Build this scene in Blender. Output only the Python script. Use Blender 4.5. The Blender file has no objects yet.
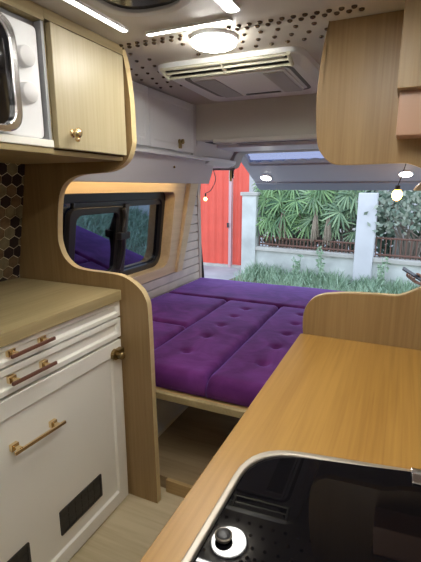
import bpy, bmesh, math, random
from mathutils import Vector, Matrix
random.seed(7)
C = bpy.context.scene.collection
OFF = 1.75            # ground at world z = 0; scene numbers below are measured from the camera's height
PI = math.pi
S = bpy.context.scene

# ------------------------------------------------------------------ camera maths (photo px -> world plane)
FL = 415.0; CX, CY = 210.5, 281.0
PITCH = math.atan((CY-187)/FL); YAW = math.atan((404-CX)/math.hypot(FL, CY-187))
Fv = Vector((-math.sin(YAW)*math.cos(PITCH), math.cos(YAW)*math.cos(PITCH), -math.sin(PITCH)))
Rv = Vector((math.cos(YAW), math.sin(YAW), 0)); Uv = Rv.cross(Fv)
def ray(x, y): return Fv + Rv*((x-CX)/FL) + Uv*((CY-y)/FL)
def onY(x, y, v): d = ray(x, y); return d*(v/d.y)
def onX(x, y, v): d = ray(x, y); return d*(v/d.x)
def onZ(x, y, v): d = ray(x, y); return d*(v/d.z)

# ------------------------------------------------------------------ materials
def new_mat(name):
    m = bpy.data.materials.new(name); m.use_nodes = True
    nt = m.node_tree; b = nt.nodes['Principled BSDF']
    return m, nt, b
def plain(name, col, rough=.5, metal=0, coat=0, spec=.5, bump=0, bscale=80, var=0, vscale=6):
    m, nt, b = new_mat(name)
    b.inputs['Base Color'].default_value = (*col, 1)
    b.inputs['Roughness'].default_value = rough; b.inputs['Metallic'].default_value = metal
    b.inputs['Coat Weight'].default_value = coat; b.inputs['Specular IOR Level'].default_value = spec
    if bump or var:
        tc = nt.nodes.new('ShaderNodeTexCoord')
    if bump:
        n = nt.nodes.new('ShaderNodeTexNoise'); n.inputs['Scale'].default_value = bscale; n.inputs['Detail'].default_value = 4
        bp = nt.nodes.new('ShaderNodeBump'); bp.inputs['Strength'].default_value = bump; bp.inputs['Distance'].default_value = .01
        nt.links.new(tc.outputs['Object'], n.inputs['Vector'])
        nt.links.new(n.outputs['Fac'], bp.inputs['Height']); nt.links.new(bp.outputs['Normal'], b.inputs['Normal'])
    if var:
        n = nt.nodes.new('ShaderNodeTexNoise'); n.inputs['Scale'].default_value = vscale; n.inputs['Detail'].default_value = 5
        r = nt.nodes.new('ShaderNodeValToRGB')
        r.color_ramp.elements[0].position = .3; r.color_ramp.elements[1].position = .7
        r.color_ramp.elements[0].color = (*[c*(1-var) for c in col], 1); r.color_ramp.elements[1].color = (*[min(1, c*(1+var)) for c in col], 1)
        nt.links.new(tc.outputs['Object'], n.inputs['Vector']); nt.links.new(n.outputs['Fac'], r.inputs['Fac']); nt.links.new(r.outputs['Color'], b.inputs['Base Color'])
    return m
def wood(name, light, dark, axis, rough=.38, fine=120, coarse=14):
    m, nt, b = new_mat(name)
    tc = nt.nodes.new('ShaderNodeTexCoord'); L = nt.links.new
    def noise(sc, long, detail):
        mp = nt.nodes.new('ShaderNodeMapping'); v = [sc, sc, sc]; v[axis] = long
        mp.inputs['Scale'].default_value = v
        n = nt.nodes.new('ShaderNodeTexNoise'); n.inputs['Scale'].default_value = 1; n.inputs['Detail'].default_value = detail
        n.inputs['Distortion'].default_value = .4
        L(tc.outputs['Object'], mp.inputs['Vector']); L(mp.outputs['Vector'], n.inputs['Vector'])
        return n
    a = noise(coarse, 1.0, 4); f = noise(fine, 3.0, 3)
    mx = nt.nodes.new('ShaderNodeMath'); mx.operation = 'MULTIPLY_ADD'; mx.inputs[1].default_value = .55
    m2 = nt.nodes.new('ShaderNodeMath'); m2.operation = 'MULTIPLY'; m2.inputs[1].default_value = .45
    L(f.outputs['Fac'], m2.inputs[0]); L(a.outputs['Fac'], mx.inputs[0]); L(m2.outputs[0], mx.inputs[2])
    r = nt.nodes.new('ShaderNodeValToRGB'); r.color_ramp.elements[0].position = .36; r.color_ramp.elements[1].position = .62
    r.color_ramp.elements[0].color = (*dark, 1); r.color_ramp.elements[1].color = (*light, 1)
    L(mx.outputs[0], r.inputs['Fac']); L(r.outputs['Color'], b.inputs['Base Color'])
    b.inputs['Roughness'].default_value = rough
    bp = nt.nodes.new('ShaderNodeBump'); bp.inputs['Strength'].default_value = .06; bp.inputs['Distance'].default_value = .004
    L(f.outputs['Fac'], bp.inputs['Height']); L(bp.outputs['Normal'], b.inputs['Normal'])
    return m
def emit(name, col, strength):
    m, nt, b = new_mat(name)
    b.inputs['Base Color'].default_value = (.9, .9, .9, 1)
    b.inputs['Emission Color'].default_value = (*col, 1); b.inputs['Emission Strength'].default_value = strength
    return m
def glass_tint(name, tint, refl, rough=.02):
    m, nt, b = new_mat(name); L = nt.links.new
    out = nt.nodes['Material Output']; nt.nodes.remove(b)
    t = nt.nodes.new('ShaderNodeBsdfTransparent'); t.inputs['Color'].default_value = (*tint, 1)
    g = nt.nodes.new('ShaderNodeBsdfGlossy'); g.inputs['Roughness'].default_value = rough; g.inputs['Color'].default_value = (.55, .66, .88, 1)
    mx = nt.nodes.new('ShaderNodeMixShader'); mx.inputs[0].default_value = refl
    L(t.outputs[0], mx.inputs[1]); L(g.outputs[0], mx.inputs[2]); L(mx.outputs[0], out.inputs['Surface'])
    return m
def velvet(name):
    m, nt, b = new_mat(name); L = nt.links.new
    tc = nt.nodes.new('ShaderNodeTexCoord')
    n = nt.nodes.new('ShaderNodeTexNoise'); n.inputs['Scale'].default_value = 5.5; n.inputs['Detail'].default_value = 6; n.inputs['Distortion'].default_value = 1.2
    r = nt.nodes.new('ShaderNodeValToRGB'); r.color_ramp.elements[0].position = .38; r.color_ramp.elements[1].position = .66
    r.color_ramp.elements[0].color = (.085, .014, .105, 1); r.color_ramp.elements[1].color = (.155, .034, .205, 1)
    L(tc.outputs['Object'], n.inputs['Vector']); L(n.outputs['Fac'], r.inputs['Fac']); L(r.outputs['Color'], b.inputs['Base Color'])
    b.inputs['Roughness'].default_value = .75; b.inputs['Specular IOR Level'].default_value = .15
    b.inputs['Sheen Weight'].default_value = .8; b.inputs['Sheen Roughness'].default_value = .35
    b.inputs['Sheen Tint'].default_value = (.40, .28, 1, 1)
    f = nt.nodes.new('ShaderNodeTexNoise'); f.inputs['Scale'].default_value = 14; f.inputs['Detail'].default_value = 5; f.inputs['Distortion'].default_value = 1.0
    bp = nt.nodes.new('ShaderNodeBump'); bp.inputs['Strength'].default_value = .14; bp.inputs['Distance'].default_value = .012
    L(tc.outputs['Object'], f.inputs['Vector']); L(f.outputs['Fac'], bp.inputs['Height']); L(bp.outputs['Normal'], b.inputs['Normal'])
    return m
def foliage(name, c0, c1):
    m, nt, b = new_mat(name); L = nt.links.new
    g = nt.nodes.new('ShaderNodeNewGeometry')
    r = nt.nodes.new('ShaderNodeValToRGB'); r.color_ramp.elements[0].color = (*c0, 1); r.color_ramp.elements[1].color = (*c1, 1)
    L(g.outputs['Random Per Island'], r.inputs['Fac']); L(r.outputs['Color'], b.inputs['Base Color'])
    b.inputs['Roughness'].default_value = .5
    return m

M = {}
OAK_L, OAK_D = (.53, .39, .19), (.40, .275, .12)
M['ash_z'] = wood('pale oak laminate vertical', (.46, .395, .25), (.39, .325, .19), 2)
M['ash_y'] = wood('pale oak laminate along', (.405, .325, .170), (.31, .24, .115), 1)
M['oak_z'] = wood('oak laminate vertical', (.345, .225, .10), (.25, .155, .062), 2)
M['oak_y'] = wood('oak laminate along', (.39, .215, .052), (.28, .142, .028), 1)  # right worktop warmer than the left one: lamp tint put into the colour
M['oak_x'] = wood('oak laminate across', (.54, .37, .17), (.41, .27, .11), 0)
M['edge'] = wood('oak edge banding', (.66, .52, .28), (.58, .44, .22), 1, fine=40)
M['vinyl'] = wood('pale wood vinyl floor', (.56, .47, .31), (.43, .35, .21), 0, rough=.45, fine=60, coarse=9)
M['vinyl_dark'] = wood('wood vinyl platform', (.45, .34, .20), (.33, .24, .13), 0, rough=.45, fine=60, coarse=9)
M['frame_wood'] = wood('window frame wood', (.80, .65, .42), (.70, .55, .33), 1, fine=60)
M['white'] = plain('white lacquer', (.87, .85, .78), .32)
M['white_cool'] = plain('cool white lacquer', (.80, .82, .85), .4)
M['liner'] = plain('grey white liner', (.68, .67, .69), .6)
M['liner_tan'] = plain('beige liner', (.68, .65, .59), .65)
M['plank'] = plain('white washed plank', (.70, .63, .55), .5, var=.1, vscale=8)
M['ceil_vinyl'] = plain('ceiling vinyl', (.56, .52, .46), .5)
M['ceil_frame'] = plain('ceiling frame board', (.52, .49, .45), .5)
M['stud'] = plain('bronze stud', (.12, .085, .055), .25, .8)
M['plastic'] = plain('white plastic', (.80, .81, .82), .4)
M['plastic_grey'] = plain('grey plastic', (.55, .55, .55), .5)
M['intake'] = plain('glossy daylit panel', (.88, .89, .92), .22)  # reflected daylight put into its brighter, bluish colour
M['knob_grey'] = plain('light grey knob', (.66, .66, .66), .45)
M['grey_lining'] = plain('grey niche lining', (.30, .30, .31), .5)
M['louvre'] = plain('cream louvre plastic', (.70, .69, .57), .4)
M['grille'] = plain('grille mesh', (.42, .42, .42), .6)
M['dark'] = plain('dark void', (.012, .012, .013), .6)
M['black'] = plain('black plastic', (.018, .018, .02), .35)
M['black_gloss'] = plain('black gloss', (.006, .006, .007), .06, coat=.3)
M['rubber'] = plain('black rubber', (.02, .02, .022), .6)
M['chrome'] = plain('chrome', (.72, .72, .73), .18, 1)
M['steel'] = plain('brushed steel', (.46, .42, .36), .5, 1)
M['gold'] = plain('polished brass', (.88, .70, .40), .22, 1)
M['bronze'] = plain('aged bronze', (.30, .22, .10), .3, 1)
M['walnut'] = wood('walnut bar', (.16, .065, .04), (.09, .035, .025), 1, rough=.4)
M['hob'] = plain('black glass lid', (.003, .003, .004), .02, spec=.28)
M['velvet'] = velvet('purple velvet')
M['led'] = emit('led strip', (1, .97, .90), 34)
M['led_added'] = emit('added led strip right', (1, .97, .90), 100)
M['led_soft'] = emit('led strip soft', (1, .97, .90), 14)
M['lamp'] = emit('lamp diffuser', (1, .98, .91), 54)
M['puck'] = emit('puck diffuser', (1, .97, .88), 22)
M['bulb'] = emit('warm bulb', (1, .46, .07), 30)
M['added_strip_warm'] = emit('added warm strip', (1, .70, .36), 18)
M['bulb_small'] = emit('warm bulb small', (1, .5, .12), 20)
M['gate'] = plain('red painted sheet', (.76, .105, .065), .5, var=.06, vscale=3)
M['gate_post'] = plain('pale red post', (.62, .42, .42), .5)
M['render_w'] = plain('weathered white render', (.60, .62, .58), .85, var=.22, vscale=2.2)
M['pillar_w'] = plain('white pillar', (.66, .66, .67), .8, var=.08, vscale=2.2)
M['cap'] = plain('concrete coping', (.50, .48, .43), .85, var=.15, vscale=5)
M['rail'] = plain('rusty rail', (.17, .085, .06), .7)
M['concrete'] = plain('wet concrete', (.36, .38, .39), .7, var=.25, vscale=1.6)
M['soil'] = plain('soil', (.14, .15, .09), .95, var=.3, vscale=3)
M['grass'] = foliage('grass', (.17, .28, .17), (.38, .50, .34))
M['palm'] = foliage('palm leaf', (.035, .10, .045), (.26, .42, .16))
M['palm_pale'] = foliage('palm leaf pale', (.06, .13, .07), (.34, .47, .25))
M['palm_dry'] = plain('dry sheath', (.33, .27, .20), .9)
M['shrub'] = foliage('grey leaf', (.10, .16, .11), (.42, .46, .36))
M['hedge'] = foliage('dark leaf', (.02, .045, .025), (.09, .13, .08))
M['bark'] = plain('bark', (.24, .20, .16), .9)
M['house'] = plain('far house wall', (.52, .52, .50), .9)
M['tail'] = plain('tailgate trim', (.47, .46, .49), .55)
M['tail_dark'] = plain('tailgate edge', (.30, .31, .37), .5)
M['window_glass'] = glass_tint('tinted van glass', (.05, .06, .09), .42)
M['tail_glass'] = glass_tint('tailgate glass', (.46, .48, .58), .05)
M['scallop'] = plain('grey scalloped fabric', (.45, .44, .46), .7)
M['skin'] = plain('skin', (.30, .16, .10), .55)
M['shirt'] = plain('pale blue shirt', (.42, .50, .62), .85)
M['trousers'] = plain('dark trousers', (.03, .03, .035), .85)
M['hair'] = plain('black hair', (.01, .009, .008), .5)
M['grout'] = plain('gold grout', (.80, .70, .48), .5)
M['tile_a'] = plain('brown tile', (.16, .105, .06), .2, var=.3, vscale=30)
M['tile_b'] = plain('dark plum tile', (.03, .019, .021), .2)
M['tile_c'] = plain('olive tile', (.20, .165, .10), .2, var=.25, vscale=30)
M['pink'] = plain('pinkish laminate', (.50, .30, .20), .3)
M['phone'] = plain('phone body', (.008, .009, .012), .4, spec=.25)

# ------------------------------------------------------------------ mesh helpers
def box(bm, x0, x1, y0, y1, z0, z1, mi=0):
    v = [bm.verts.new((x, y, z)) for z in (z0, z1) for y in (y0, y1) for x in (x0, x1)]
    for q in ((0,2,3,1), (4,5,7,6), (0,1,5,4), (2,6,7,3), (0,4,6,2), (1,3,7,5)):
        bm.faces.new([v[i] for i in q]).material_index = mi
def ax(axis, p, h):
    if axis == 0: return (h, p[0], p[1])
    if axis == 1: return (p[0], h, p[1])
    return (p[0], p[1], h)
def prism(bm, pts, axis, a, b, mi=0, side_mi=None):
    v0 = [bm.verts.new(ax(axis, p, a)) for p in pts]; v1 = [bm.verts.new(ax(axis, p, b)) for p in pts]
    n = len(pts)
    bm.faces.new(v0).material_index = mi; bm.faces.new(v1[::-1]).material_index = mi
    for i in range(n):
        bm.faces.new([v0[i], v1[i], v1[(i+1) % n], v0[(i+1) % n]]).material_index = mi if side_mi is None else side_mi
def ring(bm, outer, inner, axis, a, b, mi=0):
    n = len(outer)
    oa = [bm.verts.new(ax(axis, p, a)) for p in outer]; ob = [bm.verts.new(ax(axis, p, b)) for p in outer]
    ia = [bm.verts.new(ax(axis, p, a)) for p in inner]; ib = [bm.verts.new(ax(axis, p, b)) for p in inner]
    for i in range(n):
        j = (i+1) % n
        for q in ((oa[i], oa[j], ia[j], ia[i]), (ob[j], ob[i], ib[i], ib[j]), (oa[j], oa[i], ob[i], ob[j]), (ia[i], ia[j], ib[j], ib[i])):
            bm.faces.new(q).material_index = mi
def rpoly(pts, rad, n=6):
    out = []; N = len(pts)
    rads = rad if isinstance(rad, (list, tuple)) else [rad]*N
    for i in range(N):
        p = Vector(pts[i]); a = Vector(pts[i-1]); b = Vector(pts[(i+1) % N]); r = rads[i]
        da = (a-p); db = (b-p); la, lb = da.length, db.length
        d = min(r, la*.49, lb*.49); pa = p+da/la*d; pb = p+db/lb*d
        for k in range(n+1):
            t = k/n; q = pa*(1-t)**2 + p*2*t*(1-t) + pb*t*t
            out.append((q.x, q.y))
    return out
def rrect(x0, x1, y0, y1, r, n=6): return rpoly([(x0,y0),(x1,y0),(x1,y1),(x0,y1)], r, n)
def circ(bm, p, d, r, seg, up=None):
    d = d.normalized(); u = d.cross(Vector((0,0,1)) if abs(d.z) < .9 else Vector((1,0,0))).normalized(); w = d.cross(u)
    return [bm.verts.new(p + (u*math.cos(2*PI*i/seg) + w*math.sin(2*PI*i/seg))*r) for i in range(seg)]
def lathe(bm, p0, d, prof, seg=24, mi=0):
    """prof: list of (distance along d, radius)"""
    p0 = Vector(p0); d = Vector(d).normalized()
    rs = [circ(bm, p0+d*h, d, max(r, 1e-4), seg) for h, r in prof]
    for a, b in zip(rs, rs[1:]):
        for i in range(seg):
            bm.faces.new([a[i], a[(i+1)%seg], b[(i+1)%seg], b[i]]).material_index = mi
    bm.faces.new(rs[0][::-1]).material_index = mi; bm.faces.new(rs[-1]).material_index = mi
def cyl(bm, p0, p1, r0, r1=None, seg=16, mi=0):
    p0, p1 = Vector(p0), Vector(p1)
    lathe(bm, p0, p1-p0, [(0, r0), ((p1-p0).length, r0 if r1 is None else r1)], seg, mi)
def tube(bm, pts, r, seg=8, mi=0):
    pts = [Vector(p) for p in pts]; rs = []
    for i, p in enumerate(pts):
        d = (pts[min(i+1, len(pts)-1)] - pts[max(i-1, 0)])
        rr = r[i] if isinstance(r, (list, tuple)) else r
        rs.append(circ(bm, p, d, rr, seg))
    for a, b in zip(rs, rs[1:]):
        for i in range(seg): bm.faces.new([a[i], a[(i+1)%seg], b[(i+1)%seg], b[i]]).material_index = mi
    bm.faces.new(rs[0][::-1]).material_index = mi; bm.faces.new(rs[-1]).material_index = mi
def ball(bm, c, r, sc=(1,1,1), u=14, v=9, mi=0):
    mat = Matrix.Translation(c) @ Matrix.Diagonal((*sc, 1))
    res = bmesh.ops.create_uvsphere(bm, u_segments=u, v_segments=v, radius=r, matrix=mat)
    for vv in res['verts']:
        for f in vv.link_faces: f.material_index = mi
def crom(pts, n=5):
    out = []; P = [Vector(p) for p in pts]
    for i in range(len(P)-1):
        a = P[max(i-1,0)]; b = P[i]; c = P[i+1]; d = P[min(i+2, len(P)-1)]
        for k in range(n):
            t = k/n
            out.append(.5*((2*b)+(c-a)*t+(2*a-5*b+4*c-d)*t*t+(3*b-a-3*c+d)*t**3))
    out.append(P[-1]); return out

WL = {}
LEAN = None       # the van's side wall leans inwards towards the roof
LEAN_SIDE = (.16, -.45)
def obj(name, bm, mat, parent=None, smooth=False, bevel=0, seg=2, recalc=True, angle=40):
    if recalc: bmesh.ops.recalc_face_normals(bm, faces=bm.faces)
    if LEAN:
        for v in bm.verts: v.co.x += LEAN[0]*(v.co.z-LEAN[1])
    if parent is None:
        xs = [v.co for v in bm.verts]
        o3 = Vector(((min(v.x for v in xs)+max(v.x for v in xs))/2, (min(v.y for v in xs)+max(v.y for v in xs))/2, min(v.z for v in xs)))
    else: o3 = WL[parent]
    bmesh.ops.translate(bm, verts=bm.verts, vec=-o3)
    me = bpy.data.meshes.new(name); bm.to_mesh(me); bm.free()
    for m in (mat if isinstance(mat, (list, tuple)) else [mat]): me.materials.append(M[m] if isinstance(m, str) else m)
    o = bpy.data.objects.new(name, me); C.objects.link(o)
    if smooth:
        for p in me.polygons: p.use_smooth = True
        if smooth == 'auto':
            try:
                me.set_sharp_from_angle(angle=math.radians(angle))
            except Exception: pass
    if bevel:
        b = o.modifiers.new('bevel', 'BEVEL'); b.width = bevel; b.segments = seg; b.limit_method = 'ANGLE'; b.angle_limit = math.radians(35); b.harden_normals = False
    if parent is None: o.location = o3
    else: o.parent = parent
    WL[o] = o3
    return o
def thing(name, label, cat, loc, group=None):
    o = bpy.data.objects.new(name, None); C.objects.link(o); o.empty_display_size = .05
    o.location = loc; WL[o] = Vector(loc); o['label'] = label; o['category'] = cat
    if group: o['group'] = group
    return o
def tag(o, label, cat, group=None):
    o['label'] = label; o['category'] = cat
    if group: o['group'] = group
    return o
def struct(o, label=None, cat=None):
    o['kind'] = 'structure'
    if label: o['label'] = label
    if cat: o['category'] = cat
    return o
B = bmesh.new
def bx(name, d, mat, parent=None, bevel=0, **k):
    bm = B(); box(bm, *d); return obj(name, bm, mat, parent, bevel=bevel, **k)

# ------------------------------------------------------------------ the van shell
ZF = -1.22; ZP = -1.165; ZC = .45; XW = -1.42; XR = .34; YB = 3.0; YFRONT = -1.3
struct(bx('floor', (XW-.08, XR+.05, YFRONT, 1.28, ZF-.06, ZF), 'vinyl'), 'pale wood vinyl floor of the aisle', 'floor')
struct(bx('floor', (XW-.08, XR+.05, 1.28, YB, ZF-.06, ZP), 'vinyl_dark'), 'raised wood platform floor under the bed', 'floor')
struct(bx('trim', (-.775, -.26, 1.262, 1.279, ZF, ZP+.002), 'oak_x', bevel=.002)); bpy.data.objects['trim'].name = 'trim_1'
bpy.data.objects['trim_1']['label'] = 'light wood riser at the platform edge'; bpy.data.objects['trim_1']['category'] = 'trim'
struct(bx('wall_right', (XR, XR+.05, YFRONT, YB, ZF, ZC), 'liner'), 'grey white right wall of the van', 'wall')
struct(bx('wall_front', (XW-.08, XR+.05, YFRONT-.05, YFRONT, ZF, ZC), 'liner'), 'grey white wall towards the cab', 'wall')
# left wall with the window opening; its rear end is raked like the tailgate opening
LEAN = LEAN_SIDE
def yend(z): return 2.74-.37*min(z, 0)
wy0, wy1, wz0, wz1 = 1.26, 2.43, -.545, .0
bm = B()
box(bm, XW-.08, XW, YFRONT, wy0, ZF, ZC)
prism(bm, [(wy1+.06,ZF),(3.0,ZF),(3.0,-.7),(2.74,0),(2.74,ZC),(wy1+.06,ZC)], 0, XW-.08, XW)
box(bm, XW-.08, XW, wy0, wy1+.06, ZF, wz0-.04); box(bm, XW-.08, XW, wy0, wy1+.06, wz1+.03, ZC)
struct(obj('wall_left', bm, 'liner'), 'left side wall of the van', 'wall')
bm = B(); zz = -.98
while zz < .02:
    z1 = min(zz+.062, .02)
    ya = 1.23 if z1 <= wz0-.03 else 2.50
    prism(bm, [(ya,zz),(yend(zz)-.03,zz),(yend(z1)-.03,z1-.0035),(ya,z1-.0035)], 0, XW, XW+.016); zz += .0655
struct(obj('trim_2', bm, 'plank', bevel=.002), 'whitewashed plank cladding below and behind the left window', 'wall cladding')
w = thing('window_1', 'dark tinted sliding van window in pale wood frame on the left wall', 'window', (XW, 1.85, -.545)); w['kind'] = 'structure'
op = [(1.24,-.522),(2.405,-.522),(2.378,-.03),(1.24,-.03)]
ou = [(1.22,-.585),(2.53,-.585),(2.50,.035),(1.22,.035)]
inn = rpoly(op, [.05,.10,.05,.05], 8); out = rpoly(ou, [.02,.02,.02,.02], 8)
bm = B(); ring(bm, out, inn, 0, XW-.06, XW+.026); obj('wooden_frame', bm, 'frame_wood', w, bevel=.003)
bm = B(); prism(bm, [(2.50,-.585),(2.575,-.585),(2.655,.03),(2.535,.03)], 0, XW+.014, XW+.048); obj('slanted_stile', bm, 'frame_wood', w, bevel=.004)
i2 = rpoly([(1.27,-.487),(2.375,-.487),(2.345,-.075),(1.27,-.075)], [.03,.08,.05,.03]); o2 = rpoly([(1.2,-.56),(2.44,-.56),(2.41,.0),(1.2,.0)], [.05,.09,.06,.05])
bm = B(); ring(bm, o2, i2, 0, XW-.085, XW-.045); obj('outer_seal', bm, 'black', w, bevel=.004)
bm = B(); box(bm, XW-.08, XW-.055, 1.55, 2.36, -.108, -.07); obj('top_rail', bm, plain('grey rail', (.05,.055,.065), .35), w, bevel=.003)
bm = B(); box(bm, XW-.072, XW-.068, 1.24, 2.40, -.50, -.05); obj('fixed_pane', bm, 'window_glass', w)
so = rrect(1.505, 1.935, -.495, -.10, .05); si = rrect(1.552, 1.885, -.462, -.135, .045)
bm = B(); ring(bm, so, si, 0, XW-.066, XW-.034); obj('sliding_sash', bm, 'black', w, bevel=.004)
bm = B(); box(bm, XW-.054, XW-.050, 1.53, 1.90, -.475, -.12); obj('sliding_pane', bm, 'window_glass', w)
bm = B(); tube(bm, crom([(XW-.03,1.905,-.115),(XW-.02,1.918,-.17),(XW-.012,1.902,-.26),(XW-.02,1.918,-.36),(XW-.03,1.905,-.46)]), .017, 8)
obj('pull_rail', bm, 'black', w, smooth=True)
bm = B(); box(bm, XW-.03, XW+.006, 1.862, 1.952, -.285, -.245); obj('latch', bm, 'black', w, bevel=.006)
bm = B(); box(bm, XW-.066, XW-.04, 1.945, 1.985, -.49, -.09); obj('mullion', bm, plain('dark grey mullion', (.045,.045,.055), .35), w, bevel=.004)
LEAN = None

# ceiling
bm = B()
box(bm, XW-.08, XR+.05, 1.16, 2.16, ZC-.02, ZC+.03)
ceil2 = struct(obj('ceiling', bm, 'ceil_vinyl'), 'studded grey vinyl ceiling over the bed', 'ceiling')
bm = B()
box(bm, XW-.08, XR+.05, YFRONT, 1.16, ZC-.02, ZC+.03)
struct(obj('ceiling', bm, 'ceil_frame'), 'plain grey ceiling panel over the galley', 'ceiling')
# bronze studs in staggered rows
def stud_bm(p):
    bm = B(); lathe(bm, p, (0,0,-1), [(0,.0075),(.003,.007),(.005,.0045),(.006,.001)], 10); return bm
stud_pts = []
for r in range(2):
    for i in range(27): stud_pts.append((-.93 + i*.030 + r*.015, 1.176 + r*.024))
for r in range(7):
    for i in range(4): stud_pts.append((-1.02 + i*.052 + (r % 2)*.026, 1.26 + r*.075))
for r in range(3):
    for i in range(9): stud_pts.append((-.66 + i*.05 + (r % 2)*.025, 1.245 + r*.055))
stud_pts = [p for p in stud_pts if (p[0]+.549)**2 + (p[1]-1.232)**2 > .078**2]
first = None
for i, (x, y) in enumerate(stud_pts[:100]):
    if first is None:
        first = obj('ceiling_stud', stud_bm((x, y, ZC-.02)), 'stud', ceil2, smooth=True); fx, fy = x, y
    else:
        o = first.copy(); C.objects.link(o); o.parent = ceil2; o.location = (x-fx, y-fy, 0)
# LED strips and the roof vent
def led(x0, x1, y0, y1, label, mat='led'):
    t = thing('led_strip_light', label, 'strip light', ((x0+x1)/2, (y0+y1)/2, ZC-.02), 'strip lights round the roof vent')
    h = 0; wx = x1-x0; wy = y1-y0; r = min(wx, wy)*.48
    bm = B(); prism(bm, rrect(x0, x1, y0, y1, r, 5), 2, ZC-.0245, ZC-.0205); obj('diffuser', bm, mat, t)
    bm = B(); ring(bm, rrect(x0-.004, x1+.004, y0-.004, y1+.004, r+.003, 5), rrect(x0, x1, y0, y1, r, 5), 2, ZC-.0265, ZC-.0195); obj('channel', bm, 'plastic', t)
led(-.759, -.741, .30, 1.075, 'white LED strip running lengthwise beside the left upper cupboards', 'led_soft')
led(-.71, -.452, 1.116, 1.131, 'white LED strip running crosswise in front of the studded ceiling')
led(-.440, -.407, .50, 1.075, 'short white LED strip at the top edge of the photo, right of the roof vent')
led(-.110, -.082, .12, .76, 'added unseen white LED strip on the ceiling along the right upper cupboard', 'led_added')  # added out of view to brighten the left cabinet fronts
t = thing('roof_vent', 'dark round roof vent in the ceiling between the LED strips', 'vent', (-.58, .86, ZC-.02))
bm = B(); ring(bm, rrect(-.70,-.46,.70,.985,.1,8), rrect(-.675,-.485,.725,.965,.085,8), 2, ZC-.036, ZC-.02); obj('vent_frame', bm, 'plastic_grey', t, bevel=.003)
bm = B(); prism(bm, rrect(-.68,-.48,.72,.97,.085,8), 2, ZC-.028, ZC-.021); obj('vent_cover', bm, plain('smoked vent cover', (.01,.013,.02), .15), t)
bm = B(); lathe(bm, (-.629,.988,ZC-.02), (0,0,-1), [(0,.016),(.005,.016),(.006,.011),(.003,.010)], 20); tag(obj('ceiling_socket', bm, 'black', smooth='auto'), 'small dark round fitting in the ceiling beside the roof vent', 'fitting')

# round lamp
t = thing('ceiling_lamp', 'bright round white ceiling lamp in front of the air conditioner', 'lamp', (-.549, 1.232, ZC-.02))
bm = B(); lathe(bm, (-.549,1.232,ZC-.02), (0,0,-1), [(0,.069),(.010,.069),(.011,.066)], 36); obj('rim', bm, 'plastic', t, smooth='auto')
bm = B(); lathe(bm, (-.549,1.232,ZC-.0305), (0,0,-1), [(0,.065),(.010,.065),(.014,.060)], 36); obj('diffuser', bm, 'lamp', t, smooth='auto')

# air conditioner
zt, zb = ZC-.02, .395
t = thing('air_conditioner', 'white ceiling air conditioner with louvres above the bed', 'air conditioner', (-.55, 1.68, zt))
bm = B()
o_top = rpoly([(-.87,1.40),(-.33,1.40),(-.30,2.03),(-.90,2.03)], .07, 6); o_bot = rpoly([(-.815,1.462),(-.355,1.452),(-.345,1.87),(-.835,1.87)], .06, 6)
def loft(bm, loops, mi=0, cap=True):
    vs = [[bm.verts.new(p) for p in l] for l in loops]; n = len(vs[0])
    for a, b in zip(vs, vs[1:]):
        for i in range(n): bm.faces.new([a[i], a[(i+1)%n], b[(i+1)%n], b[i]]).material_index = mi
    if cap: bm.faces.new(vs[0][::-1]); bm.faces.new(vs[-1])
loft(bm, [[(p[0],p[1],zt+.005) for p in o_top], [(p[0],p[1],zt-.012) for p in o_top], [(p[0]*.99-.0055,p[1]*.99+.0165,zt-.018) for p in o_top], [(p[0],p[1],zb) for p in o_bot]])
obj('housing', bm, 'plastic', t, smooth='auto', angle=25)
# louvre banks on the sloping front face
def fr(x, s, d=0):   # point on the sloping front face, s 0 (top) .. 1 (bottom), d out of it
    y = 1.402+.058*s; z = zt-.014-(zt-.014-zb)*s
    return Vector((x, y-d*.75, z-d*.66))
bm = B(); v = [bm.verts.new(fr(x, s, .003)) for x, s in ((-.83,.10),(-.365,.10),(-.375,.93),(-.81,.93))]; bm.faces.new(v); 
obj('outlet_recess', bm, 'dark', t, recalc=False)
def slat(s, d, wdt):
    bm = B(); a = fr(-.825, s, d); b = fr(-.37, s, d)
    p = [a+Vector((0,-wdt*.55,-wdt*.35)), b+Vector((0,-wdt*.55,-wdt*.35)), b+Vector((0,wdt*.4,wdt*.4)), a+Vector((0,wdt*.4,wdt*.4))]
    lo = [bm.verts.new(q+Vector((0,.0015,-.0025))) for q in p]; hi = [bm.verts.new(q+Vector((0,-.0015,.0025))) for q in p]
    bm.faces.new(lo); bm.faces.new(hi[::-1])
    for i in range(4): bm.faces.new([lo[i], lo[(i+1)%4], hi[(i+1)%4], hi[i]])
    return bm
for s in (.08, .48, .92): obj('louvre', slat(s, .007, .013), 'louvre', t)
for x in (-.828,-.60,-.368):
    bm = B(); tube(bm, [fr(x,.02,.010), fr(x,.98,.010)], .007, 8); obj('louvre_bracket', bm, 'louvre', t)
bm = B(); prism(bm, rrect(-.762,-.405,1.485,1.83,.03,5), 2, zb-.008, zb+.002); obj('intake_panel', bm, 'intake', t, bevel=.003)
for x0, x1 in ((-.752,-.67),(-.485,-.415)):
    bm = B(); prism(bm, [(x0,1.51),(x1,1.51),(x1+.0,1.82),(x0,1.82)], 2, zb-.0105, zb-.006)
    obj('intake_grille', bm, 'grille', t)
bm = B(); box(bm, -.65, -.50, 1.795, 1.812, zb-.0105, zb-.007); obj('display_slot', bm, 'black', t)
bm = B(); ring(bm, rrect(-.79,-.378,1.47,1.85,.05,6), rrect(-.77,-.392,1.48,1.84,.04,6), 2, zb-.0015, zb+.004); obj('groove', bm, plain('shadow groove', (.16,.155,.15), .6), t)

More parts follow.
